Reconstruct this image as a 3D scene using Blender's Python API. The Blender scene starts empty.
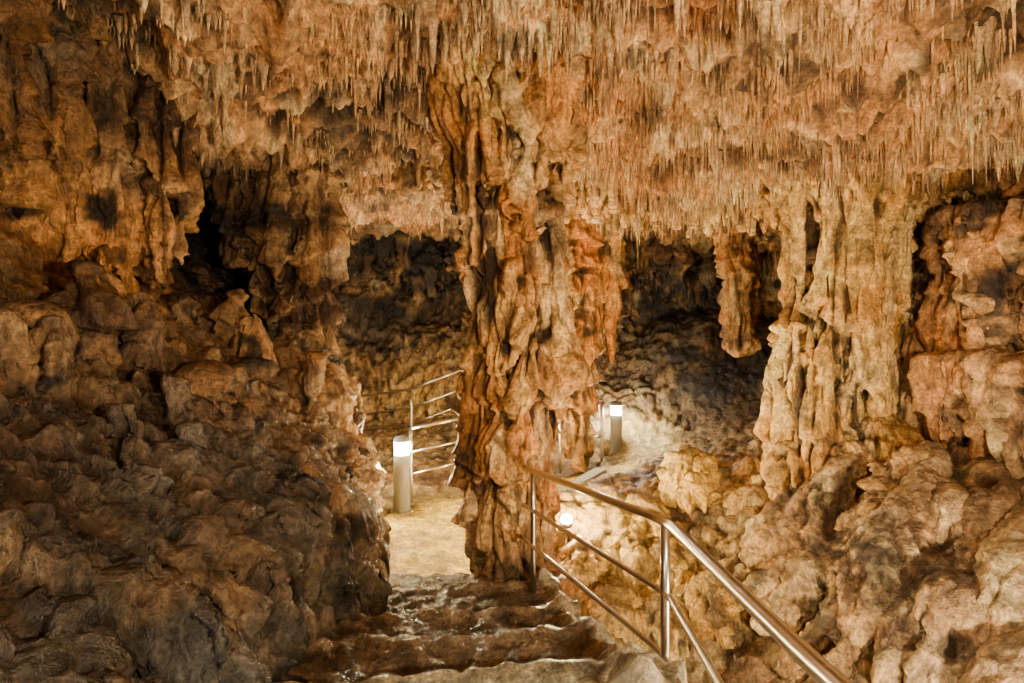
import bpy, bmesh, math, random
import numpy as np
from mathutils import Vector
rng = np.random.default_rng(7)
random.seed(7)
scene = bpy.context.scene

# ------------------------------------------------------------------ noise
G = np.array([[1,1,0],[-1,1,0],[1,-1,0],[-1,-1,0],[1,0,1],[-1,0,1],[1,0,-1],[-1,0,-1],
              [0,1,1],[0,-1,1],[0,1,-1],[0,-1,-1],[1,1,0],[-1,1,0],[0,-1,1],[0,-1,-1]], dtype=np.float32)
def ihash(x, y, z, s):
    h = (x.astype(np.uint32)*np.uint32(374761393) + y.astype(np.uint32)*np.uint32(668265263)
         + z.astype(np.uint32)*np.uint32(2147483647) + np.uint32(s*1274126177 & 0xffffffff))
    h = (h ^ (h >> np.uint32(13)))*np.uint32(1274126177)
    h = (h ^ (h >> np.uint32(16)))*np.uint32(2246822519)
    return h ^ (h >> np.uint32(15))
def pn(P, seed=0):
    P = P.astype(np.float32) + np.float32(311.37)
    I = np.floor(P).astype(np.int64); F = (P-I).astype(np.float32)
    U = F*F*F*(F*(F*6-15)+10)
    out = np.zeros(len(P), np.float32)
    for dx in (0,1):
        wx = U[:,0] if dx else 1-U[:,0]
        for dy in (0,1):
            wy = U[:,1] if dy else 1-U[:,1]
            for dz in (0,1):
                wz = U[:,2] if dz else 1-U[:,2]
                g = G[ihash(I[:,0]+dx, I[:,1]+dy, I[:,2]+dz, seed) & np.uint32(15)]
                out += wx*wy*wz*(g[:,0]*(F[:,0]-dx)+g[:,1]*(F[:,1]-dy)+g[:,2]*(F[:,2]-dz))
    return out
def fbm(P, oct=3, seed=0):
    a = 1.0; t = 0; out = 0; Q = P
    for i in range(oct):
        out = out + a*pn(Q, seed+i); t += a; a *= .5; Q = Q*2.03
    return out/t
def worley(P, seed=0):
    P = P.astype(np.float32) + np.float32(157.1)
    I = np.floor(P).astype(np.int64); F = (P-I).astype(np.float32)
    best = np.full(len(P), 9., np.float32)
    for dx in (-1,0,1):
        for dy in (-1,0,1):
            for dz in (-1,0,1):
                h = ihash(I[:,0]+dx, I[:,1]+dy, I[:,2]+dz, seed)
                px = (h & np.uint32(1023)).astype(np.float32)/1023
                py = ((h >> np.uint32(10)) & np.uint32(1023)).astype(np.float32)/1023
                pz = ((h >> np.uint32(20)) & np.uint32(1023)).astype(np.float32)/1023
                d = (dx+px-F[:,0])**2+(dy+py-F[:,1])**2+(dz+pz-F[:,2])**2
                best = np.minimum(best, d)
    return np.sqrt(best)
def sst(a, b, x):
    t = np.clip((x-a)/(b-a), 0, 1); return t*t*(3-2*t)
S = lambda a,b,c: np.array([a,b,c], np.float32)

# ------------------------------------------------------------------ rock displacement and mineral colour with painted shade
def rock_disp(P, N, l=.16, t=.10, f=.05, b=.06, m=.012, tier=.55, seed=0, teeth=.2):
    h = np.zeros(len(P), np.float32)
    if l: h += l*1.6*fbm(P/1.1, 3, 10+seed)
    side = np.clip(1.15-np.abs(N[:,2]), 0, 1)
    W = P + .05*np.stack([pn(P/.4, 21), pn(P/.4, 22), 0*P[:,0]], 1)
    if t:
        for tt,ti,sd in ((t,tier,0),(t*.4,tier*.4,7)):
            s = P[:,2]/ti + 1.6*pn(P*S(1/.7,1/.7,1/1.6), 31+seed+sd) + .7*pn(P*S(1/.22,1/.22,1/.9), 32+sd)+teeth*pn(P*S(1/.07,1/.07,1/.8), 34+sd)
            fr = s-np.floor(s)
            mask = sst(-.25,.25, pn(P/.7, 33+seed+sd))
            h += tt*side*((1-fr)**1.4*sst(0,.10,fr)-.3)*(.1+1.15*mask)
    if f:
        n1 = np.abs(pn(W*S(1/.17,1/.17,1/2.4), 41+seed)); n2 = np.abs(pn(W*S(1/.08,1/.08,1/1.3), 42)); n3 = np.abs(pn(W*S(1/.04,1/.04,1/.8), 43))
        h += f*side*(2.2*np.sqrt(n1+.001)+1.1*np.sqrt(n2+.001)+.45*np.sqrt(n3+.001)-1.5)
    if b:
        w = worley(W*S(1/.24,1/.24,1/.4), 51+seed); w2 = worley(W*S(1/.10,1/.10,1/.15), 52)
        h += b*((1-w*w*1.3)+.45*(1-w2*w2*1.3)-.6)
    if m: h += m*2*fbm(P/.08, 3, 61)
    return h

ORANGE=S(.76,.38,.11); PEACH=S(.84,.55,.24); CREAM=S(.96,.78,.46); BROWN=S(.20,.105,.045); BLACK=S(.026,.02,.015)
ZONES = [ # centre, radius, colour, strength : mineral and mud staining, plus recess shade and lit rock painted in
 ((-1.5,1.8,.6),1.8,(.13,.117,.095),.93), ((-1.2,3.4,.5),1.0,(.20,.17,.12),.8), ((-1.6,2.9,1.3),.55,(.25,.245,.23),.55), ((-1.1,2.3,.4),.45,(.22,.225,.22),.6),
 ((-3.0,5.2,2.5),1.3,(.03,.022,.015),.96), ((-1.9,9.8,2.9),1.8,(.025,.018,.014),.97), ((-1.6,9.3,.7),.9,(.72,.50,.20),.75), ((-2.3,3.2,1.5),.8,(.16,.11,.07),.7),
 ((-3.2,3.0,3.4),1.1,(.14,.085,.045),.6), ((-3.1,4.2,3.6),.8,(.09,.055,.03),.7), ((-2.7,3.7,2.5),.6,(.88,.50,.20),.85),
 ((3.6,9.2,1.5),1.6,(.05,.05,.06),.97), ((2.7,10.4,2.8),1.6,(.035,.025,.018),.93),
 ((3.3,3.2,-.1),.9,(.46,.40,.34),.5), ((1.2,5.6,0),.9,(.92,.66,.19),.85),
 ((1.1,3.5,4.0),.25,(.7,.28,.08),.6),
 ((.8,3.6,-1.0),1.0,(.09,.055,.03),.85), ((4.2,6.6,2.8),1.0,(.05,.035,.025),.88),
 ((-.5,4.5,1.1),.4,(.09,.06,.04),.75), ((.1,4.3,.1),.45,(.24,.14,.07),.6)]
def rock_col(P, N, h, base=None, dark=.55, seed=0, gk=.7):
    n = fbm(P/.7, 3, 71+seed)
    k = sst(-.25,.3,n)[:,None]
    A = ORANGE if base is None else base[0]; B = PEACH if base is None else base[1]
    C = (A*(1-k)+B*k)*S(1.02,.99,.92)
    st = fbm(P*S(1/.16,1/.16,1/1.1), 2, 75)
    C = C*(1+.6*st[:,None])
    cr = (sst(.03,.32,fbm(P*S(1/.3,1/.3,1/.9),3,78+seed))*.6)[:,None]
    C = C*(1-cr)+CREAM*cr*np.clip(B/PEACH,.4,1.1)
    s = sst(.06,.36, fbm(P*S(1/.8,1/.8,1/.6), 4, 81+seed))*dark*1.35
    C = C*(1-np.clip(s,0,1)[:,None]) + BROWN*np.clip(s,0,1)[:,None]
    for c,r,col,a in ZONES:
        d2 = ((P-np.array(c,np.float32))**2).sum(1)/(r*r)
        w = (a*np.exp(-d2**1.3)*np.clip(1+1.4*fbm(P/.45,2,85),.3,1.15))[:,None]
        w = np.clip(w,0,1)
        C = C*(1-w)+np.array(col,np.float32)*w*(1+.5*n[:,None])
    up = (sst(.3,.85,N[:,2])*.4)[:,None]
    C = C*(1-up)+S(.14,.10,.065)*up
    bl = (sst(.12,.34,fbm(P*S(1/.35,1/.35,1/.3), 4, 91+seed))*dark*1.3)[:,None]
    bl = np.clip(bl,0,1); C = C*(1-bl)+BLACK*bl
    if h is not None:   # groove darkening: mud film plus crevice shade painted into the colour
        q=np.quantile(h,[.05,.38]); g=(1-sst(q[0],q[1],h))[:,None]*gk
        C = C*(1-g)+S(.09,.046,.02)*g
    return np.clip(C,.008,1)

# ------------------------------------------------------------------ mesh helpers
def make_obj(name, V, faces_flat, fsize, mat, col=None, smooth=True):
    V = np.asarray(V, np.float32); faces_flat = np.asarray(faces_flat, np.int32).ravel()
    me = bpy.data.meshes.new(name); nf = len(faces_flat)//fsize
    me.vertices.add(len(V)); me.vertices.foreach_set('co', V.ravel())
    me.loops.add(nf*fsize); me.loops.foreach_set('vertex_index', faces_flat)
    me.polygons.add(nf)
    me.polygons.foreach_set('loop_start', np.arange(0, nf*fsize, fsize, dtype=np.int32))
    me.polygons.foreach_set('loop_total', np.full(nf, fsize, np.int32))
    me.update(calc_edges=True); me.validate()
    if smooth: me.polygons.foreach_set('use_smooth', np.ones(nf, bool))
    if col is not None:
        a = me.color_attributes.new('tint','FLOAT_COLOR','POINT')
        a.data.foreach_set('color', np.concatenate([col, np.ones((len(col),1))],1).astype(np.float32).ravel())
    me.materials.append(mat)
    ob = bpy.data.objects.new(name, me); scene.collection.objects.link(ob)
    return ob
def grid_faces(nu, nv, closed=False, off=0, flip=False):
    i = np.arange(nu if closed else nu-1)[:,None]; j = np.arange(nv-1)[None,:]
    i2 = (i+1)%nu
    q = np.stack([i*nv+j+0*i, i2*nv+j, i2*nv+j+1, i*nv+j+1],-1).reshape(-1,4)+off
    return q[:,::-1] if flip else q
def cmat(M, n):
    W = np.zeros((n,M)); t = np.linspace(0, M-1, n)
    for r,x in enumerate(t):
        i = min(int(x), M-2); u = x-i
        w = [(-u+2*u*u-u**3)/2, (2-5*u*u+3*u**3)/2, (u+4*u*u-3*u**3)/2, (-u*u+u**3)/2]
        for k in range(4): W[r, min(max(i-1+k,0),M-1)] += w[k]
    return W
def loft(net, nu, nv):
    net = np.array(net, float)
    return np.einsum('ui,ijk,vj->uvk', cmat(net.shape[0],nu), net, cmat(net.shape[1],nv))
def slab(net, nu, nv, cen=(0,5), th=.4):
    A = loft(net, nu, nv); d = A-np.array([cen[0],cen[1],0]); d[...,2]=0
    d /= np.linalg.norm(d,axis=2,keepdims=True)+1e-6
    B = A+d*th; n = nu*nv
    V = np.concatenate([A.reshape(-1,3),B.reshape(-1,3)])
    F = [grid_faces(nu,nv), grid_faces(nu,nv,off=n,flip=True)]
    e=[]
    idx = lambda i,j:i*nv+j
    for i in range(nu-1):
        e.append([idx(i+1,0),idx(i,0),idx(i,0)+n,idx(i+1,0)+n]); e.append([idx(i,nv-1),idx(i+1,nv-1),idx(i+1,nv-1)+n,idx(i,nv-1)+n])
    for j in range(nv-1):
        e.append([idx(0,j),idx(0,j+1),idx(0,j+1)+n,idx(0,j)+n]); e.append([idx(nu-1,j+1),idx(nu-1,j),idx(nu-1,j)+n,idx(nu-1,j+1)+n])
    F.append(np.array(e)); return V, np.concatenate(F)
def tube(pts, rad, k=10):
    pts = np.array(pts,float); rad = np.array(rad,float)
    T = np.gradient(pts,axis=0); T /= np.linalg.norm(T,axis=1,keepdims=True)+1e-9
    ref = np.array([0,0,1.]) if abs(T[0,2])<.9 else np.array([1.,0,0])
    Vs=[]; 
    for p,t,r in zip(pts,T,rad):
        a = np.cross(t,ref); a/=np.linalg.norm(a)+1e-9; b = np.cross(t,a); ref = np.cross(a,t)
        th = np.arange(k)*2*np.pi/k
        Vs.append(p+r*(np.cos(th)[:,None]*a+np.sin(th)[:,None]*b))
    Vs = [np.repeat(pts[:1],k,0)]+Vs+[np.repeat(pts[-1:],k,0)]
    V = np.stack(Vs,1).reshape(-1,3)
    return V, grid_faces(k, len(Vs), closed=True)
def strand(x,y,z0,z1,r0,r1,w=.03,k=10,n=18,bulge=.12):
    t=np.sin(np.linspace(0,1,n)*np.pi/2); ph=random.random()*6
    X=x+w*np.sin(t*4+ph); Y=y+w*np.cos(t*3+ph*2); Z=z0+(z1-z0)*t
    R=r0+(r1-r0)*t**1.3; R=R*(1+bulge*np.sin(t*random.uniform(7,16)+ph))
    R=R*np.where(t>.82,np.sqrt(np.clip(1-((t-.82)/.18)**2,.01,1)),1)
    return tube(np.stack([X,Y,Z],1),R,k)
def blob(x,y,z,rx,ry,rz):
    th=np.arange(16)*2*np.pi/16; ph=np.linspace(0.001,np.pi-.001,11)
    V=np.stack([x+rx*np.cos(th)[:,None]*np.sin(ph),y+ry*np.sin(th)[:,None]*np.sin(ph),z+rz*np.cos(ph)[None,:]+0*th[:,None]],-1)
    return V.reshape(-1,3), grid_faces(16,11,closed=True)
def join(parts):
    Vs=[];Fs=[];o=0
    for V,F in parts: Vs.append(V);Fs.append(F+o);o+=len(V)
    return np.concatenate(Vs),np.concatenate(Fs)
def rock_body(name, parts, voxel, mat, disp={}, colkw={}, post=None):
    V,F = join(parts)
    tmp = make_obj('tmp',V,F,4,mat,smooth=False)
    md = tmp.modifiers.new('r','REMESH'); md.mode='VOXEL'; md.voxel_size=voxel
    dg = bpy.context.evaluated_depsgraph_get(); dg.update()
    ev = tmp.evaluated_get(dg); me = ev.to_mesh()
    n=len(me.vertices); P=np.empty(n*3,np.float32); me.vertices.foreach_get('co',P); P=P.reshape(-1,3)
    N=np.empty(n*3,np.float32); me.vertex_normals.foreach_get('vector',N); N=N.reshape(-1,3)
    sizes=np.empty(len(me.polygons),np.int32); me.polygons.foreach_get('loop_total',sizes)
    L=np.empty(len(me.loops),np.int32); me.loops.foreach_get('vertex_index',L)
    ev.to_mesh_clear(); bpy.data.objects.remove(tmp)
    assert (sizes==4).all()
    h = rock_disp(P,N,**disp)
    Q = P+N*h[:,None]
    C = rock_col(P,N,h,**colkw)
    print(name,n)
    return make_obj(name,Q,L,4,mat,C)

# ------------------------------------------------------------------ materials
def rock_mat(name, bump=.6, rlo=.35, rhi=.75, sc=1.0, drip=1.0):
    m = bpy.data.materials.new(name); m.use_nodes=True; nt=m.node_tree; nd=nt.nodes; lk=nt.links
    b = nd['Principled BSDF']
    tc = nd.new('ShaderNodeTexCoord'); at = nd.new('ShaderNodeAttribute'); at.attribute_name='tint'
    mp = nd.new('ShaderNodeMapping'); mp.inputs['Scale'].default_value=(1,1,.16); lk.new(tc.outputs['Object'],mp.inputs['Vector'])
    def noise(s,d=6,r=.6,src=None):
        n=nd.new('ShaderNodeTexNoise'); n.inputs['Scale'].default_value=s*sc; n.inputs['Detail'].default_value=d; n.inputs['Roughness'].default_value=r
        lk.new(src or tc.outputs['Object'],n.inputs['Vector']); return n
    def mr(src,a,b_,c,d):
        x=nd.new('ShaderNodeMapRange'); x.inputs[1].default_value=a; x.inputs[2].default_value=b_; x.inputs[3].default_value=c; x.inputs[4].default_value=d
        lk.new(src,x.inputs[0]); return x.outputs[0]
    def ma(op,x,y):
        q=nd.new('ShaderNodeMath'); q.operation=op
        for i,v in enumerate((x,y)):
            if isinstance(v,(int,float)): q.inputs[i].default_value=v
            else: lk.new(v,q.inputs[i])
        return q.outputs[0]
    n1=noise(9); n2=noise(38,5,.7); n3=noise(3.5,4); n4=noise(24,3,.5,mp.outputs[0])
    mu=ma('MULTIPLY',mr(n1.outputs['Fac'],.3,.72,.5,1.35),mr(n2.outputs['Fac'],.35,.65,.62,1.28))
    mu=ma('MULTIPLY',mu,mr(n4.outputs['Fac'],.35,.65,.8,1.15))
    vm=nd.new('ShaderNodeVectorMath'); vm.operation='SCALE'; lk.new(at.outputs['Color'],vm.inputs[0]); lk.new(mu,vm.inputs['Scale'])
    gm=nd.new('ShaderNodeGamma'); gm.inputs['Gamma'].default_value=1.35
    lk.new(vm.outputs[0],gm.inputs['Color']); lk.new(gm.outputs[0],b.inputs['Base Color'])
    lk.new(mr(n3.outputs['Fac'],.35,.65,rlo,rhi),b.inputs['Roughness'])
    hsum=ma('ADD',ma('MULTIPLY',n2.outputs['Fac'],.5),n1.outputs['Fac']); hsum=ma('ADD',hsum,ma('MULTIPLY',n4.outputs['Fac'],.7*drip))
    bp=nd.new('ShaderNodeBump'); bp.inputs['Strength'].default_value=bump; bp.inputs['Distance'].default_value=.07
    lk.new(hsum,bp.inputs['Height']); lk.new(bp.outputs[0],b.inputs['Normal'])
    return m
def plain(name,col,rough=.4,metal=0,emit=None,es=0):
    m=bpy.data.materials.new(name); m.use_nodes=True; nt=m.node_tree; b=nt.nodes['Principled BSDF']
    n=nt.nodes.new('ShaderNodeTexNoise'); n.inputs['Scale'].default_value=20
    mx=nt.nodes.new('ShaderNodeMix'); mx.data_type='RGBA'; mx.inputs[6].default_value=(*[c*.85 for c in col],1); mx.inputs[7].default_value=(*col,1)
    nt.links.new(n.outputs['Fac'],mx.inputs[0]); nt.links.new(mx.outputs[2],b.inputs['Base Color'])
    b.inputs['Roughness'].default_value=rough; b.inputs['Metallic'].default_value=metal
    if emit: b.inputs['Emission Color'].default_value=(*emit,1); b.inputs['Emission Strength'].default_value=es
    return m
M_ROCK=rock_mat('flowstone_limestone',.8,.36,.7); M_WET=rock_mat('wet_flowstone',.8,.16,.5); M_CEIL=rock_mat('ceiling_limestone',.7,.5,.85,1,.3)
M_FLOOR=rock_mat('cave_floor_rock',.8,.35,.75,1,.5); M_STEP=rock_mat('wet_step_stone',.8,.18,.45,1.6,0)
M_STEEL=plain('brushed_stainless_steel',(.62,.57,.5),.28,1)
M_WHITE=plain('bollard_paint',(.25,.24,.21),.5); M_LENS=plain('bollard_lens',(1,.95,.85),.3,0,(1,.80,.42),700)
M_LENS2=plain('bollard_lens_cool',(1,.95,.85),.3,0,(1,.90,.68),650)
M_FLOOD=plain('flood_lens',(1,.95,.85),.3,0,(1,.74,.34),3800)
M_CONC=plain('concrete',(.5,.46,.4),.8)

# ------------------------------------------------------------------ RBF height surfaces
def tps(pts):
    pts=np.array(pts,float); n=len(pts)
    d=np.linalg.norm(pts[:,None,:2]-pts[None,:,:2],axis=2)
    K=d*1.0+np.eye(n)*-.02
    Pm=np.c_[np.ones(n)]
    A=np.block([[K,Pm],[Pm.T,np.zeros((1,1))]]); sol=np.linalg.solve(A,np.r_[pts[:,2],0])
    def f(x,y):
        out=np.full(x.shape,sol[n])
        for i in range(n): out=out+sol[i]*np.sqrt((x-pts[i,0])**2+(y-pts[i,1])**2+.01)
        return out
    return f
def hfield(f,x0,x1,y0,y1,st):
    xs=np.arange(x0,x1+st,st); ys=np.arange(y0,y1+st,st)
    X,Y=np.meshgrid(xs,ys,indexing='ij'); Z=f(X,Y)
    V=np.stack([X,Y,Z],-1); du=np.gradient(V,axis=0); dv=np.gradient(V,axis=1)
    N=np.cross(du,dv); N/=np.linalg.norm(N,axis=2,keepdims=True)
    return V.reshape(-1,3).astype(np.float32),N.reshape(-1,3).astype(np.float32),len(xs),len(ys)

# ------------------------------------------------------------------ floor (path, pit, mud slope)
FP=[(-.6,4.6,-.02),(-.7,5.4,0),(-.6,6.2,0),(.3,6.8,0),(1,7.5,0),(1.6,8.1,0),(-1.2,6,0),(-1.6,5.6,.1),(0,5.6,0),(-.9,3.6,-.1),(-.2,3.6,-.15),(0,2.5,-.2),(-1,1.5,-.2),(-2,3,-.1),
 (2.2,8.2,.15),(2.4,8.8,.4),(2.2,9.6,.95),(2.0,10.6,1.5),(3.65,8.6,.85),(3.5,9.8,2.1),(2.8,10.4,2.0),(3.0,7.6,.4),(4.4,8.6,1.2),
 (.45,5.6,0),(1.2,6.5,.2),(2.0,6.5,.42),(2.8,6.6,.45),(.9,5.7,.05),(.85,5.3,-.25),(1.12,4.9,-.58),(1.48,4.5,-.85),(.8,4.3,-.75),(.8,3.2,-.95),(.9,2,-.95),(1.6,1.5,-.9),(1.7,3.2,-.95),
 (1.9,5.3,-.15),(2.3,5.9,.3),(2.3,4.6,-.3),(2.7,4.1,-.05),(3.2,3.4,0),(3.9,4.2,1.0),(3.2,5.2,.8),(3.1,6.1,.65),(3.4,4.3,.65),(5,4,1.6),(4.5,2.5,.5),(3,1.6,-.5),(5,6.5,1),(5.5,9,1.5),
 (-2.5,9,.15),(-.9,9,.35),(0,8.4,.2),(-4,8,.2),(-4,5,.2),(-2,7.5,0),(.6,9.4,.7),(0,11,1.5),(-3,11,1),(5,11,2.5),(0,-1,-.2),(4,-1,-.4)]
ff=tps(FP)
V,N,nu,nv=hfield(ff,-5,6,-.8,11.4,.025)
on=np.exp(-(((V[:,0]+.65)/.55)**4+((V[:,1]-5.3)/1.3)**4)) + np.exp(-((V[:,1]-(6.45+.75*V[:,0]))/.45)**4)*((V[:,0]>-1.3)&(V[:,0]<1.8))
on=np.clip(on,0,1).astype(np.float32)
on2=np.clip(np.exp(-((V[:,0]-2.0)/.45)**4-((V[:,1]-8.4)/.5)**4),0,1).astype(np.float32)
mud=np.exp(-((V[:,0]-3.6)/1.0)**4-((V[:,1]-9.1)/1.3)**4).astype(np.float32)
flow=np.exp(-((V[:,0]-3.1)/1.3)**4-((V[:,1]-3.6)/1.5)**4).astype(np.float32)
h=rock_disp(V,N,l=.14,t=.15,f=.15,b=.05,m=.010,seed=3)*(1-.92*on)*(1-.6*on2)*(1-.6*mud)*(1-.45*flow)+on*.02*fbm(V/.12,3,6)
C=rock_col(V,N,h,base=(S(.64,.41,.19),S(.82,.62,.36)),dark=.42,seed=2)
pc=S(.90,.66,.14)*(1+.9*fbm(V/.2,4,5))[:,None]*(1-on2[:,None]) + S(.72,.58,.33)*on2[:,None]*(1+.8*fbm(V/.2,4,5))[:,None]  # golden path glow and lit patch by the far bollard put into the colour
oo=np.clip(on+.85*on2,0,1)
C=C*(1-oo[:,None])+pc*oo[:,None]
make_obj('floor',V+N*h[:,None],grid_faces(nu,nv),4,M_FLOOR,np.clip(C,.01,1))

# ------------------------------------------------------------------ ceiling
CP=[(0,3.4,4.05),(0,0,4.0),(3,3.4,4.0),(3.5,5.5,3.5),(2,6.4,3.5),(1,6.4,3.55),(3,6.6,3.45),(4.5,5,3.5),(-1.5,5,3.4),(-3,3.4,3.9),(-.8,5.6,3.4),(-2.4,4.4,3.5),(2,8,3.75),(3,10,3.5),
 (-2,8,3.7),(-3,2,3.9),(-4,4,3.3),(0,7.5,3.7),(0,4.5,3.9),(1.6,4.6,3.85),(0,10.5,3.5),(5,8,3.6),(5,2,3.9),(-4.5,8,3.5),(-1,4.2,3.8),(-4,0,3.9),(5.8,10,3.4),(-5,10,3.4)]
cf=tps(CP)
V,N,nu,nv=hfield(cf,-5.5,6.2,-.8,11.4,.025)
N=-N
hz=rock_disp(V,N,l=.24,t=0,f=0,b=.12,m=.03,seed=5)+.24*np.abs(pn(V*S(1/.5,1/.22,1/.5),77))+.14*np.abs(pn(V*S(1/.13,1/.13,1),78))
VC=V+N*hz[:,None]
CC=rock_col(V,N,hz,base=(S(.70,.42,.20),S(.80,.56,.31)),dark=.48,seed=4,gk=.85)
make_obj('ceiling',VC,grid_faces(nu,nv,flip=True),4,M_CEIL,CC)

def cones(P0,L,R,k=6,rings=5,lean=.05):
    n=len(P0); t=np.linspace(0,1,rings); th=np.arange(k)*2*np.pi/k
    ln=(rng.random((n,2))-.5)*lean
    r=R[:,None]*((1-t)**.8*.95+.05)[None,:]*(1+.18*np.sin(t[None,:]*9+rng.random((n,1))*6))
    X=P0[:,0,None,None]+r[:,None,:]*np.cos(th)[None,:,None]+(ln[:,0]*L)[:,None,None]*t
    Y=P0[:,1,None,None]+r[:,None,:]*np.sin(th)[None,:,None]+(ln[:,1]*L)[:,None,None]*t
    Z=P0[:,2,None,None]+.05-(L+.05)[:,None,None]*t+0*X
    V=np.stack([X,Y,Z],-1).reshape(-1,3)
    F=grid_faces(k,rings,closed=True)
    return V,(F[None]+(np.arange(n)*k*rings)[:,None,None]).reshape(-1,4)
def pick(n,fn):
    w=fn(VC); w=w/w.sum(); return VC[rng.choice(len(VC),n,p=w)]
cl=lambda P:np.clip(.3+2.4*pn(P*S(1/.5,1/.3,1),99)+1.6*pn(P*S(1/.13,1/.13,1),78),.02,2)
allV=[];allF=[];o=0
def addc(P,L,R,**k):
    global o
    v,f=cones(P,L,R,**k); allV.append(v);allF.append(f+o);o+=len(v)
vis=lambda P:((P[:,1]>2)&(P[:,1]<7)&(np.abs(P[:,0])<1.05*P[:,1])&(np.hypot(P[:,0],P[:,1]-4.5)>.62))
P=pick(7600,lambda P:cl(P)*vis(P)*(P[:,0]>.2)); addc(P,rng.gamma(3.0,.045,len(P)),rng.uniform(.008,.019,len(P)))
P=pick(5200,lambda P:cl(P)*vis(P)*(P[:,0]<=.4)*np.where(P[:,0]<-1.7,.35,1)); addc(P,rng.gamma(3,.02,len(P)),rng.uniform(.009,.02,len(P)))
P=pick(1000,lambda P:cl(P)**2*vis(P)*np.where(P[:,0]<-.6,.45,1)); addc(P,rng.gamma(4,.042,len(P)),rng.uniform(.022,.05,len(P)),k=8)
P=pick(160,lambda P:vis(P)*np.exp(-((np.hypot(P[:,0],P[:,1]-4.4)-.95)/.2)**2)); addc(P,rng.uniform(.08,.3,len(P)),rng.uniform(.015,.05,len(P)),k=8)
Va=np.concatenate(allV).astype(np.float32);Fa=np.concatenate(allF)
Ca=rock_col(Va,np.zeros_like(Va),None,base=(S(.82,.54,.29),S(.95,.74,.48)),dark=.4,seed=4)
make_obj('stalactites',Va,Fa,4,M_CEIL,Ca)

# ------------------------------------------------------------------ walls
def cols(zl,rows):
    out=[]
    for r in rows:
        if isinstance(r[0],tuple): out.append([(x,y,z) for (x,y),z in zip(r,zl)])
        else:
            y=r[0]; out.append([(x,y,z) for x,z in zip(r[1:],zl)])
    return out
ZL=[-.5,.3,.9,1.5,2.0,2.6,3.2,4.3]
net=cols(ZL,[(-1.2,-1.2,-1.25,-1.5,-1.9,-2.3,-2.6,-2.8,-3.1),(.5,-1.1,-1.15,-1.4,-1.85,-2.25,-2.6,-2.8,-3.1),
 (1.8,-1.02,-1.07,-1.35,-1.9,-2.4,-2.8,-3,-3.2),(3.0,-1.0,-1.05,-1.28,-1.9,-2.5,-3.0,-3.1,-3.2),(3.8,-1.0,-1.05,-1.2,-1.8,-2.4,-3.0,-3.1,-3.1),
 ((-1.05,4.3),(-1.08,4.3),(-1.25,4.25),(-1.7,4.3),(-2.2,4.7),(-2.7,5.6),(-2.7,5.6),(-2.6,4.6)),
 ((-1.12,4.7),(-1.17,4.7),(-1.3,4.8),(-1.5,4.8),(-1.7,4.9),(-2.0,5.2),(-2.0,5.1),(-1.9,4.8)),
 (5.3,-1.7,-1.8,-1.9,-2.0,-2.1,-2.2,-2.2,-2.1),(5.8,-2.4,-2.5,-2.6,-2.7,-2.8,-2.9,-2.9,-2.9),(6.4,-3.6,-3.7,-3.8,-3.9,-3.9,-3.9,-3.9,-3.9),(8,-4.7,-4.7,-4.7,-4.7,-4.7,-4.7,-4.7,-4.7)])
parts=[slab(net,120,60,cen=(-.6,2.5))]
def curtain(x0,y0,x1,y1,zt,zb,n,r=(.04,.09),jz=.25,jr=.06):
    out=[]
    for i in range(n):
        u=random.random(); out.append(strand(x0+(x1-x0)*u+random.uniform(-jr,jr),y0+(y1-y0)*u+random.uniform(-jr,jr),zt,zb+random.uniform(-jz,jz),random.uniform(*r)*1.3,random.uniform(.015,.04),bulge=.06))
    return out
parts+=curtain(-3.0,3.6,-2.3,3.9,3.9,2.25,26,(.05,.1),.15,.1)
parts+=curtain(-3.0,3.2,-2.9,4.0,4.1,3.0,18,(.05,.1),.3,.12)
parts+=curtain(-2.05,4.75,-1.65,4.95,3.7,1.4,22,(.05,.1),.6,.1)
parts+=curtain(-2.5,4.6,-2.0,4.9,3.8,2.8,12,(.05,.09),.35,.12)
parts+=curtain(-2.9,2.4,-2.7,3.4,4.1,3.1,18,(.05,.1),.3,.12)
def slopex(z): return float(np.interp(z,[.3,.9,1.5,2.0,2.6],[-1.06,-1.3,-1.9,-2.45,-3]))
for i in range(40):   # small knobs and stalagmites on the slope
    y=random.uniform(2.4,4.5); z=random.uniform(1.2,2.2); x=slopex(z)-.03
    s=random.uniform(.03,.065); parts.append(strand(x,y,z-.25,z+random.uniform(.1,.35),s*1.6,s*.7,w=.01))
for i in range(80):   # flowing folds down the slope
    y=random.uniform(.6,4.4); zt=random.uniform(.9,2.2); zb=zt-random.uniform(.9,1.7); z=np.linspace(zt,max(zb,-.1),18)
    X=np.array([slopex(q) for q in z]); rr=random.uniform(.035,.09)*np.sin(np.linspace(.25,2.9,18))**.6
    parts.append(tube(np.stack([X,y+.10*np.sin(z*2+i)+.3*(zt-z)*random.uniform(-.3,.5),z],1),rr,10))
for (x,y,z,hh) in [(-1.9,4.1,1.6,.5),(-2.2,3.4,1.75,.45),(-2.35,3.0,1.9,.4),(-1.55,4.35,1.3,.5),(-2.1,4.3,1.7,.6),(-1.75,3.7,1.35,.4),(-2.6,3.5,2.0,.5)]:
    parts.append(strand(x,y,z-.3,z+hh,.12,.045))
rock_body('wall_left',parts,.018,M_WET,dict(l=.13,t=.14,f=.085,b=.0,m=.008),dict(base=(S(.62,.36,.15),S(.72,.50,.27)),dark=.7,seed=1))

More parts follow.
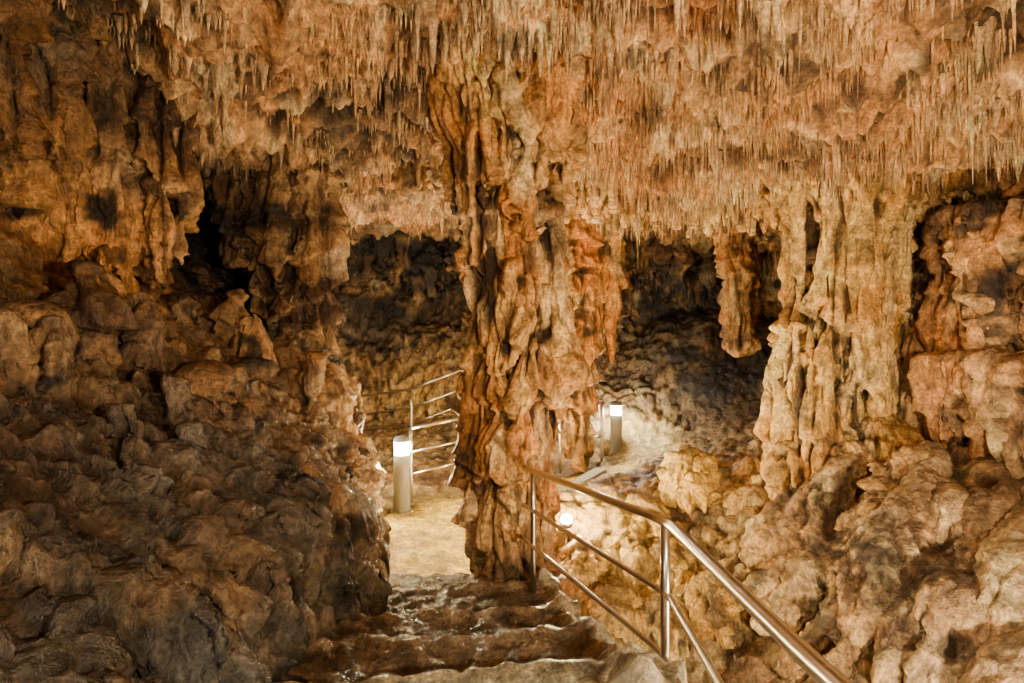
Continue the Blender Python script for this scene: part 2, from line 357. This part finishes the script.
ZR=[-1.2,0,.8,1.5,2.2,2.9,3.6,4.4]
net=cols(ZR,[(-1,5.6,5.6,5.6,5.6,5.6,5.6,5.6,5.6),(1.2,5.2,5.2,5.2,5.2,5.2,5.2,5.2,5.2),(3,4.5,4.5,4.5,4.6,4.7,4.8,4.8,4.8),(4.2,4.0,4.0,4.05,4.15,4.3,4.5,4.5,4.5),
 (5.2,3.8,3.8,3.8,3.85,4.0,4.3,4.3,4.3),((3.5,6),(3.5,6),(3.5,6),(3.5,6),(3.5,6.1),(4.0,6.4),(3.8,6.3),(3.8,6.3)),(7,4.2,4.2,4.2,4.2,4.2,4.3,4.3,4.3),(8.5,5,5,5,5,5,5,5,5),(10,5.4,5.4,5.4,5.4,5.4,5.4,5.4,5.4)])
parts=[slab(net,110,60,cen=(0,4))]
parts+=curtain(4.2,4.2,4.0,5.2,2.4,1.3,40,(.05,.1),.5,.12)
parts+=curtain(4.1,3.9,3.9,5.0,1.7,.6,46,(.05,.1),.4,.15)
parts+=curtain(4.15,3.9,3.95,5.1,3.0,2.0,40,(.05,.09),.4,.12)
parts+=curtain(4.4,4.0,4.3,5.2,3.9,3.0,26,(.05,.09),.25,.12)
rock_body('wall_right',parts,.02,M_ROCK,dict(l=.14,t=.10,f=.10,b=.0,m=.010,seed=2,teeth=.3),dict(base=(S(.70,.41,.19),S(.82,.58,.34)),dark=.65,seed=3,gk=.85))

ZB=[-.6,.5,1.4,2.2,3.0,4.2]
net=cols(ZB,[(7.4,-5.2,-5.2,-5.2,-5.2,-5.2,-5.2),(8.9,-4.1,-4.1,-4.1,-4.1,-4.1,-4.1),((-2.4,9.6),(-2.4,9.6),(-2.4,9.8),(-2.4,10.2),(-2.4,10.3),(-2.4,10)),
 ((-.8,9.2),(-.8,9.3),(-.8,9.7),(-.8,10.2),(-.8,10.2),(-.8,10)),((.6,9.2),(.6,9.2),(.6,9.2),(.6,9.2),(.6,9.2),(.6,9.2)),((1.4,10),(1.4,10),(1.4,9.9),(1.4,9.6),(1.4,9.4),(1.4,9.2)),
 ((2.4,11),(2.4,11),(2.4,10.9),(2.4,10.8),(2.4,10.4),(2.4,10)),((3.8,10.6),(3.8,10.6),(3.8,10.5),(3.8,10.4),(3.8,10.2),(3.8,10)),(9.8,5.4,5.4,5.4,5.4,5.4,5.4)])
parts=[slab(net,110,50,cen=(0,4))]
parts+=curtain(1.3,9.2,3.6,9.8,3.8,2.6,40,(.07,.13),.35,.2)
parts+=curtain(-2.8,9.6,0,9.5,3.8,2.7,40,(.07,.13),.4,.2)
parts+=curtain(1.0,8.6,1.7,9.2,3.8,1.9,12,(.1,.16),.4,.15)
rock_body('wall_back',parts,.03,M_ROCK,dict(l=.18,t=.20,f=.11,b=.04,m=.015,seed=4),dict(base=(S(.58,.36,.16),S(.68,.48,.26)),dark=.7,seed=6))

# ------------------------------------------------------------------ main column
zs=np.array([-.4,.2,.6,1.0,1.4,1.8,2.2,2.76,3.1,3.4,3.75,4.2]); cx=[0,-.02,-.03,-.03,.01,.10,.05,-.03,-.01,0,-.03,-.04]; hw=[.40,.34,.36,.35,.42,.45,.42,.41,.45,.52,.64,.85]
parts=[]
zz=np.linspace(-.4,4.2,60)
parts.append(tube(np.stack([np.interp(zz,zs,cx),4.5+.03*np.sin(zz*2),zz],1),np.interp(zz,zs,hw)*.78,24))
def cluster(cxz,cy,hwz,zs,n,zlo,zhi,lmin,lmax,rr=(.06,.11),k=.8):
    out=[]
    for i in range(n):
        a=random.random()*2*math.pi; zt=random.uniform(zlo,zhi); ln=random.uniform(lmin,lmax); t=np.linspace(0,1,16); Z=zt-ln*t
        R=np.interp(Z,zs,hwz)*k*(1+.04*np.sin(t*5+a)); aa=a+.07*np.sin(t*3+i)
        r=random.uniform(*rr); rad=r*np.clip(np.sin(np.pi*np.clip(t*.75+.22,0,1))**.7,.12,1)*(1+.05*np.sin(t*12+i))
        out.append(tube(np.stack([np.interp(Z,zs,cxz)+R*np.cos(aa),cy+R*np.sin(aa),Z],1),rad,10))
    return out
parts+=cluster(cx,4.5,hw,zs,52,4.0,4.3,1.0,1.6,(.045,.08),.92)
parts+=cluster(cx,4.5,hw,zs,40,1.9,3.1,.8,1.7,(.04,.07),.88)
parts+=cluster(cx,4.5,hw,zs,30,.8,1.9,.7,1.5,(.04,.07),.86)
parts+=[blob(.22,4.30,1.62,.27,.24,.30),blob(-.02,4.22,1.1,.22,.17,.3),blob(.12,4.28,2.85,.22,.16,.12),blob(-.2,4.3,2.5,.18,.15,.16),blob(.0,4.4,-.1,.42,.36,.2)]
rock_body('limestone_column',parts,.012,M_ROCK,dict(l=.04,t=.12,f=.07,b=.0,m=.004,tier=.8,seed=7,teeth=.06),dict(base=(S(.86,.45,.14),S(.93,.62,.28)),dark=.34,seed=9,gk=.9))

# right column
zs2=np.array([.2,.8,1.3,1.8,2.4,2.9,3.3,3.8]); cx2=[3.15,3.15,3.15,3.2,3.28,3.3,3.3,3.3]; hw2=[.66,.60,.54,.50,.48,.50,.68,1.0]
zz=np.linspace(.2,3.8,40)
parts=[tube(np.stack([np.interp(zz,zs2,cx2),5.6+0*zz,zz],1),np.interp(zz,zs2,hw2)*.76,20)]
parts+=cluster(cx2,5.6,hw2,zs2,64,3.3,3.9,1.0,2.5,(.045,.08),.86); parts+=cluster(cx2,5.6,hw2,zs2,40,1.2,2.4,.6,1.5,(.045,.08),.86)
parts+=curtain(3.0,5.2,3.5,5.2,3.6,1.8,10,(.05,.09),.4,.06)
parts+=[blob(3.0,5.25,.75,.28,.25,.3),blob(3.4,5.2,.85,.3,.25,.32),blob(2.75,5.4,.6,.22,.22,.28)]
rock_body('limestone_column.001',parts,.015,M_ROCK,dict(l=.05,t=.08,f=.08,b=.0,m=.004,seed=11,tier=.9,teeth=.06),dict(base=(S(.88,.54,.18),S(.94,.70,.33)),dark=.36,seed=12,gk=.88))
parts=[strand(3.15,7.8,3.8,1.6,.27,.15,n=20,bulge=.12),strand(3.0,7.7,3.8,2.1,.12,.05),strand(3.28,7.75,3.8,1.9,.12,.05),strand(3.1,7.6,3.8,2.3,.12,.05),blob(3.16,7.8,1.75,.2,.2,.2)]
rock_body('limestone_column.002',parts,.02,M_ROCK,dict(l=.05,t=.12,f=.07,b=.0,m=.008,seed=13),dict(base=(S(.76,.42,.15),S(.82,.54,.24)),dark=.4,seed=14))
parts=curtain(.75,7.6,1.35,8.0,3.9,1.7,18,(.07,.13),.5,.1)+[strand(.95,7.7,3.9,.0,.2,.16),strand(.75,7.6,3.9,.2,.18,.1)]
rock_body('limestone_column.003',parts,.022,M_ROCK,dict(l=.06,t=.12,f=.06,b=.0,m=.008,seed=15),dict(dark=.55,seed=16))

# flowstone lip hanging across the right and left of the chamber
parts=[]
def lip(pts,n,zt,ln,rr):
    pts=np.array(pts,float)
    for i in range(n):
        u=random.random()*(len(pts)-1); j=int(u); p=pts[j]*(1-(u-j))+pts[j+1]*(u-j)
        parts.append(strand(p[0]+random.uniform(-.12,.12),p[1]+random.uniform(-.15,.15),zt,p[2]-random.uniform(*ln),random.uniform(*rr),random.uniform(.01,.025),w=.015,k=8,n=12,bulge=.05))
LP=[(.5,6.1,3.45),(1.2,6.2,3.45),(2.0,6.2,3.4),(2.8,6.1,3.35),(3.6,5.4,3.3),(4.2,4.9,3.3)]
lip(LP,230,3.9,(.05,.42),(.04,.08))
parts.append(tube(np.array(LP)+[0,.15,.15],np.full(len(LP),.18),12))
rock_body('flowstone_drapery',parts,.015,M_ROCK,dict(l=.05,t=.05,f=.04,b=.0,m=.006,seed=17),dict(base=(S(.86,.54,.21),S(.94,.70,.36)),dark=.38,seed=18))
parts=[]
LP=[(-2.6,4.3,3.45),(-2.1,4.7,3.4),(-1.5,5.1,3.35),(-1.0,5.3,3.35),(-.45,5.2,3.45)]
lip(LP,170,3.9,(-.1,.18),(.035,.06)); parts.append(tube(np.array(LP)+[0,.1,.15],np.full(len(LP),.18),12))
rock_body('flowstone_drapery.001',parts,.016,M_CEIL,dict(l=.05,t=.04,f=.03,b=.02,m=.012,seed=19),dict(base=(S(.70,.42,.18),S(.80,.55,.29)),dark=.4,seed=20))

# flowstone cascade spilling down into the pit on the right
parts=[]
for i in range(60):
    u=random.random(); p0=np.array([3.0+1.2*u+random.uniform(-.15,.15),5.3-1.9*u+random.uniform(-.3,.3)]); p1=np.array([1.9+.5*u,4.9-2.3*u])+np.array([random.uniform(-.1,.2),random.uniform(-.25,.25)])
    a,b_=sorted((random.random()*.5,random.uniform(.6,1))); t=np.linspace(a,b_,16)[:,None]
    q=p0*(1-t)+p1*t; q=q+.05*np.stack([np.sin(t[:,0]*7+i),np.cos(t[:,0]*6+i)],1)
    r0=random.uniform(.07,.16) if i%8 else random.uniform(.2,.28); tt=np.linspace(0,1,16); rad=r0*(.7+.3*np.sin(tt*random.uniform(2,4)+i))*np.clip(np.sin(np.pi*(tt*.9+.06))**.5,.2,1)+.02
    parts.append(tube(np.stack([q[:,0],q[:,1],ff(q[:,0],q[:,1])+.09+.4*rad],1),rad,12))
rock_body('flowstone_cascade',parts,.017,M_WET,dict(l=.07,t=.06,f=.035,b=.0,m=.006,tier=.35,seed=25,teeth=.1),dict(base=(S(.66,.45,.24),S(.85,.68,.46)),dark=.5,seed=26,gk=.8))

# rock outcrops and stalagmites in the pit
def outcrop(name,bl,seed,base=None,dark=.45,mat=M_ROCK):
    parts=[blob(*b) if len(b)==6 else strand(*b[:6]) for b in bl]
    for b in [q for q in bl if len(q)==6]:
        for i in range(9):
            a=random.random()*6.28; x=b[0]+b[3]*.8*math.cos(a); y=b[1]+b[4]*.8*math.sin(a)
            parts.append(strand(x,y,b[2]+b[5]*random.uniform(.0,.6),b[2]-b[5]*random.uniform(.6,1.2),random.uniform(.05,.09),.04,w=.02,n=10))
    return rock_body(name,parts,.018,mat,dict(l=.10,t=.12,f=.06,b=.02,m=.014,tier=.35,seed=seed),dict(base=base,dark=dark,seed=seed))
yel=(S(.90,.61,.17),S(.95,.76,.32))
outcrop('stalagmite',[(1.95,6.1,.05,.3,.3,.45),(1.85,6.0,.42,.14,.14,.25),(1.35,5.9,-.1,.3,.3,.3),(1.15,5.6,-.35,.3,.3,.35),(1.5,5.4,-.55,.4,.35,.5)],21,yel,.35)
outcrop('stalagmite.001',[(2.65,6.0,.25,.2,.2,.4),(2.7,6.0,.55,.1,.1,.25),(2.45,5.7,-.05,.3,.3,.4),(2.85,5.5,.35,.2,.2,.3)],22,(S(.76,.50,.19),S(.86,.63,.33)))
outcrop('stalagmite.002',[(2.95,4.6,.05,.22,.2,.45),(3.0,4.6,.45,.11,.11,.3),(2.75,4.7,-.2,.2,.3,.4),(3.35,4.7,.65,.2,.2,.35),(3.3,4.2,.25,.2,.2,.5)],23,(S(.72,.49,.24),S(.86,.67,.42)),.35)
outcrop('stalagmite.003',[(1.3,4.9,-.75,.4,.35,.4),(1.75,4.9,-.55,.28,.3,.35),(.85,4.9,-.55,.28,.3,.35),(.65,5.15,-.25,.2,.25,.3)],24,(S(.76,.48,.16),S(.85,.61,.26)))
outcrop('bright_patch_boulder',[(-1.66,5.82,.32,.22,.2,.5),(-1.92,5.98,.3,.26,.22,.4)],27,(S(.9,.82,.62),S(.95,.9,.74)),.05)  # pale rock added to stand in for a bright lamp-lit patch

# ------------------------------------------------------------------ steps
EDG=((2.42,.17),(3.02,.16),(3.6,.12),(4.15,.07))
def stepyy(X,Y):
    P=np.stack([X.ravel(),Y.ravel(),0*X.ravel()],1)
    return Y+.07*pn(P/.5,3).reshape(X.shape)+.035*pn(P/.12,4).reshape(X.shape)-.10*X
def stepz(X,Y):
    yy=stepyy(X,Y); z=np.full(X.shape,.52)
    for e,d in EDG: z=z-d*sst(e-.018,e+.018,yy)
    return z
xs=np.arange(-1.3,.82,.011); ys=np.arange(-.8,4.75,.011)
X,Y=np.meshgrid(xs,ys,indexing='ij')
Z=stepz(X,Y); yy=stepyy(X,Y)
xr=np.interp(Y,[-.8,1,2.3,2.45,2.68,2.85,3,3.5,4,4.75],[.8,.8,.68,.77,.77,.55,.5,.44,.38,.3])+.04*pn(np.stack([0*Y.ravel(),Y.ravel()/.25,0*Y.ravel()],1),8).reshape(Y.shape)
PP=np.stack([X.ravel(),Y.ravel(),Z.ravel()],1).astype(np.float32)
xb=np.minimum(xr,np.interp(Y,[1,2.5,3,3.5],[.75,.62,.5,.44]))
bd=np.exp(-((X-(xb-.1))/.08)**2)*np.clip(.7+1.4*pn(PP/.2,9).reshape(X.shape),0,1.3)
nose=sum(np.exp(-((yy-(e-.06))/.045)**2) for e,_ in EDG)
Z=Z+.10*bd+.018*nose+(.045*fbm(PP/.14,4,12)).reshape(X.shape)+.03*(1-worley(PP/.10,13)).reshape(X.shape)
drop=sst(0,.08,X-xr); Z=Z*(1-drop)+(-1.1)*drop
Z=Z-.12*sst(4.45,4.7,Y)
V=np.stack([X,Y,Z],-1).reshape(-1,3).astype(np.float32)
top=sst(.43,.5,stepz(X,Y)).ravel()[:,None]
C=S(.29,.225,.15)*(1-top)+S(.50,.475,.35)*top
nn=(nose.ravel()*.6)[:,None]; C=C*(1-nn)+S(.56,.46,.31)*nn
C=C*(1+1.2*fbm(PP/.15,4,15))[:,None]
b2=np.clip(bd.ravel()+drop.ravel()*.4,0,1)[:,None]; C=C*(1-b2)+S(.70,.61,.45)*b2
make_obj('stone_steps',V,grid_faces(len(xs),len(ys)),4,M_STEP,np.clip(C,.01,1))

# ------------------------------------------------------------------ rails
def smooth_path(p,r=.12):
    p=[np.array(q,float) for q in p]; out=[p[0]]
    for a,b,c in zip(p[:-2],p[1:-1],p[2:]):
        u=(a-b);v=(c-b);lu=np.linalg.norm(u);lv=np.linalg.norm(v);rr=min(r,lu*.45,lv*.45);s=b+u/lu*rr;e=b+v/lv*rr
        for t in np.linspace(0,1,7): out.append((1-t)**2*s+2*t*(1-t)*b+t*t*e)
    out.append(p[-1]); return out
def handrail(name,rails,posts,rr=.021,pr=.021,lowr=.014):
    parts=[]
    for i,p in enumerate(rails):
        q=smooth_path(p); parts.append(tube(q,[rr if i==0 else lowr]*len(q),14))
    for (a,b) in posts:
        t=np.linspace(0,1,4)[:,None]; q=np.array(a)*(1-t)+np.array(b)*t; parts.append(tube(q,[pr]*4,14))
        parts.append(tube([b,np.array(b)+[0,0,.012]],[pr*2.2]*2,16))
    V,F=join(parts); return make_obj(name,V,F,4,M_STEEL)
def off(p,d): return [(x,y,z-d) for x,y,z in p]
R=[(.47,.5,1.52),(.548,1.0,1.385),(.71,2.56,1.10),(.13,3.98,.97),(.06,4.2,.95)]
handrail('handrail',[R,[(x,y,z-(.33 if i<3 else .28)) for i,(x,y,z) in enumerate(R)],[(x,y,z-(.62 if i<3 else .53)) for i,(x,y,z) in enumerate(R)]],
 [((.70,2.56,1.10),(.70,2.56,.2)),((.15,3.98,.97),(.15,3.98,.0))])
R=[(-1.13,6.25,.85),(-.5,6.85,.88),(.64,7.5,.88),(1.3,8.1,.92)]
handrail('handrail.001',[R,off(R,.27),off(R,.52)],[((x,y,z),(x,y,0)) for x,y,z in (R[0],R[1],R[2],R[3])]+[((.95,7.78,.9),(.95,7.78,0))])
R=[(-2.6,9.1,.82),(-1.6,8.9,.98),(-.8,8.7,1.3)]
handrail('handrail.002',[R,off(R,.3),off(R,.55)],[((-1.6,8.9,.98),(-1.6,8.9,.1)),((-2.5,9.1,.83),(-2.5,9.1,.1))],.02)
c0=np.array([.43,6.05,0]);c1=np.array([1.15,7.2,0])
bm=bmesh.new(); bmesh.ops.create_cube(bm,size=1); 
for v in bm.verts: v.co=Vector((v.co.x*1.36,v.co.y*.14,v.co.z*.2+.06))
bmesh.ops.bevel(bm,geom=bm.edges[:],offset=.02,segments=2)
bmesh.ops.subdivide_edges(bm,edges=bm.edges[:],cuts=2)
for v in bm.verts: v.co+=Vector((random.uniform(-1,1),random.uniform(-1,1),random.uniform(-1,1)))*.004
me=bpy.data.meshes.new('path_curb'); bm.to_mesh(me); me.materials.append(M_CONC); ob=bpy.data.objects.new('path_curb',me); scene.collection.objects.link(ob)
ob.location=(c0+c1)/2; ob.rotation_euler=(0,0,math.atan2(c1[1]-c0[1],c1[0]-c0[0]))

# ------------------------------------------------------------------ bollards
def rev(prof,k=32):
    t=np.arange(k)*2*np.pi/k; p=np.array(prof)
    V=np.stack([p[None,:,0]*np.cos(t)[:,None],p[None,:,0]*np.sin(t)[:,None],p[None,:,1]+0*t[:,None]],-1)
    return V.reshape(-1,3),grid_faces(k,len(prof),closed=True)
def bollard(x,y,z,lens):
    e=bpy.data.objects.new('bollard_light',None); scene.collection.objects.link(e); e.location=(x,y,z)
    for nm,pf,mt in (('base_flange',[(0,0),(.12,0),(.12,.015),(.09,.02),(0,.02)],M_STEEL),
                     ('body',[(0,.01),(.088,.01),(.088,.61),(.08,.62),(0,.62)],M_WHITE),
                     ('lens',[(0,.62),(.078,.62),(.078,.755),(0,.755)],lens),
                     ('cap',[(0,.755),(.09,.755),(.09,.775),(.075,.80),(.03,.812),(0,.813)],M_WHITE)):
        V,F=rev(pf); o_=make_obj(nm,V,F,4,mt,smooth=False); o_.parent=e
bollard(-1.18,6.0,0.0,M_LENS); bollard(1.57,8.45,0.03,M_LENS2)
e=bpy.data.objects.new('floodlight',None); scene.collection.objects.link(e); e.location=(.52,5.35,.12)
V,F=rev([(0,-.25),(.06,-.25),(.06,-.23),(.012,-.22),(.012,-.05),(.055,-.045),(.06,0),(0,0)],20); o_=make_obj('housing',V,F,4,M_STEEL,smooth=False); o_.parent=e
V,F=blob(0,0,.02,.052,.052,.05); o_=make_obj('lens',V,F,4,M_FLOOD); o_.parent=e

# ------------------------------------------------------------------ lights
def point(name,loc,w,r=.2,c=(1,.78,.50)):
    l=bpy.data.lights.new(name,'POINT'); l.energy=w; l.shadow_soft_size=r; l.color=c
    o=bpy.data.objects.new(name,l); o.location=loc; scene.collection.objects.link(o); return o
point('fill_lamp_front',(1.3,-.2,2.0),520,.05)  # unseen lamp added beside the camera to light column and ceiling
point('fill_lamp_pit',(2.2,1.7,.1),450,.05)  # added side lamp out of frame, lights the right ceiling from below
point('fill_lamp_stairs',(-.5,.2,1.1),70,.05,(1,.86,.68))  # added fill out of frame, grazes the left wall
point('fill_lamp_back',(.15,6.0,2.0),25,.1)  # added fill hidden behind the column to brighten the back area
point('fill_lamp_path',(.05,7.2,.7),100,.06,(1,.74,.36))  # low fill added behind the column for the back wall and passage
point('cave_lamp_corner',(-1.45,5.15,.35),110,.03,(1,.72,.24))
point('cave_lamp_alcove',(-2.1,5.75,1.2),150,.05,(1,.94,.8))
w=bpy.data.worlds.new('cave_ambient'); scene.world=w; w.use_nodes=True
w.node_tree.nodes['Background'].inputs[0].default_value=(1,.80,.60,1); w.node_tree.nodes['Background'].inputs[1].default_value=.06

# ------------------------------------------------------------------ camera
cam=bpy.data.cameras.new('camera'); cam.sensor_width=36; cam.lens=560/1024*36; cam.shift_y=-16.5/1024; cam.clip_start=.02
co=bpy.data.objects.new('camera',cam); co.location=(0,0,2.0); co.rotation_euler=(math.pi/2,0,0); scene.collection.objects.link(co); scene.camera=co
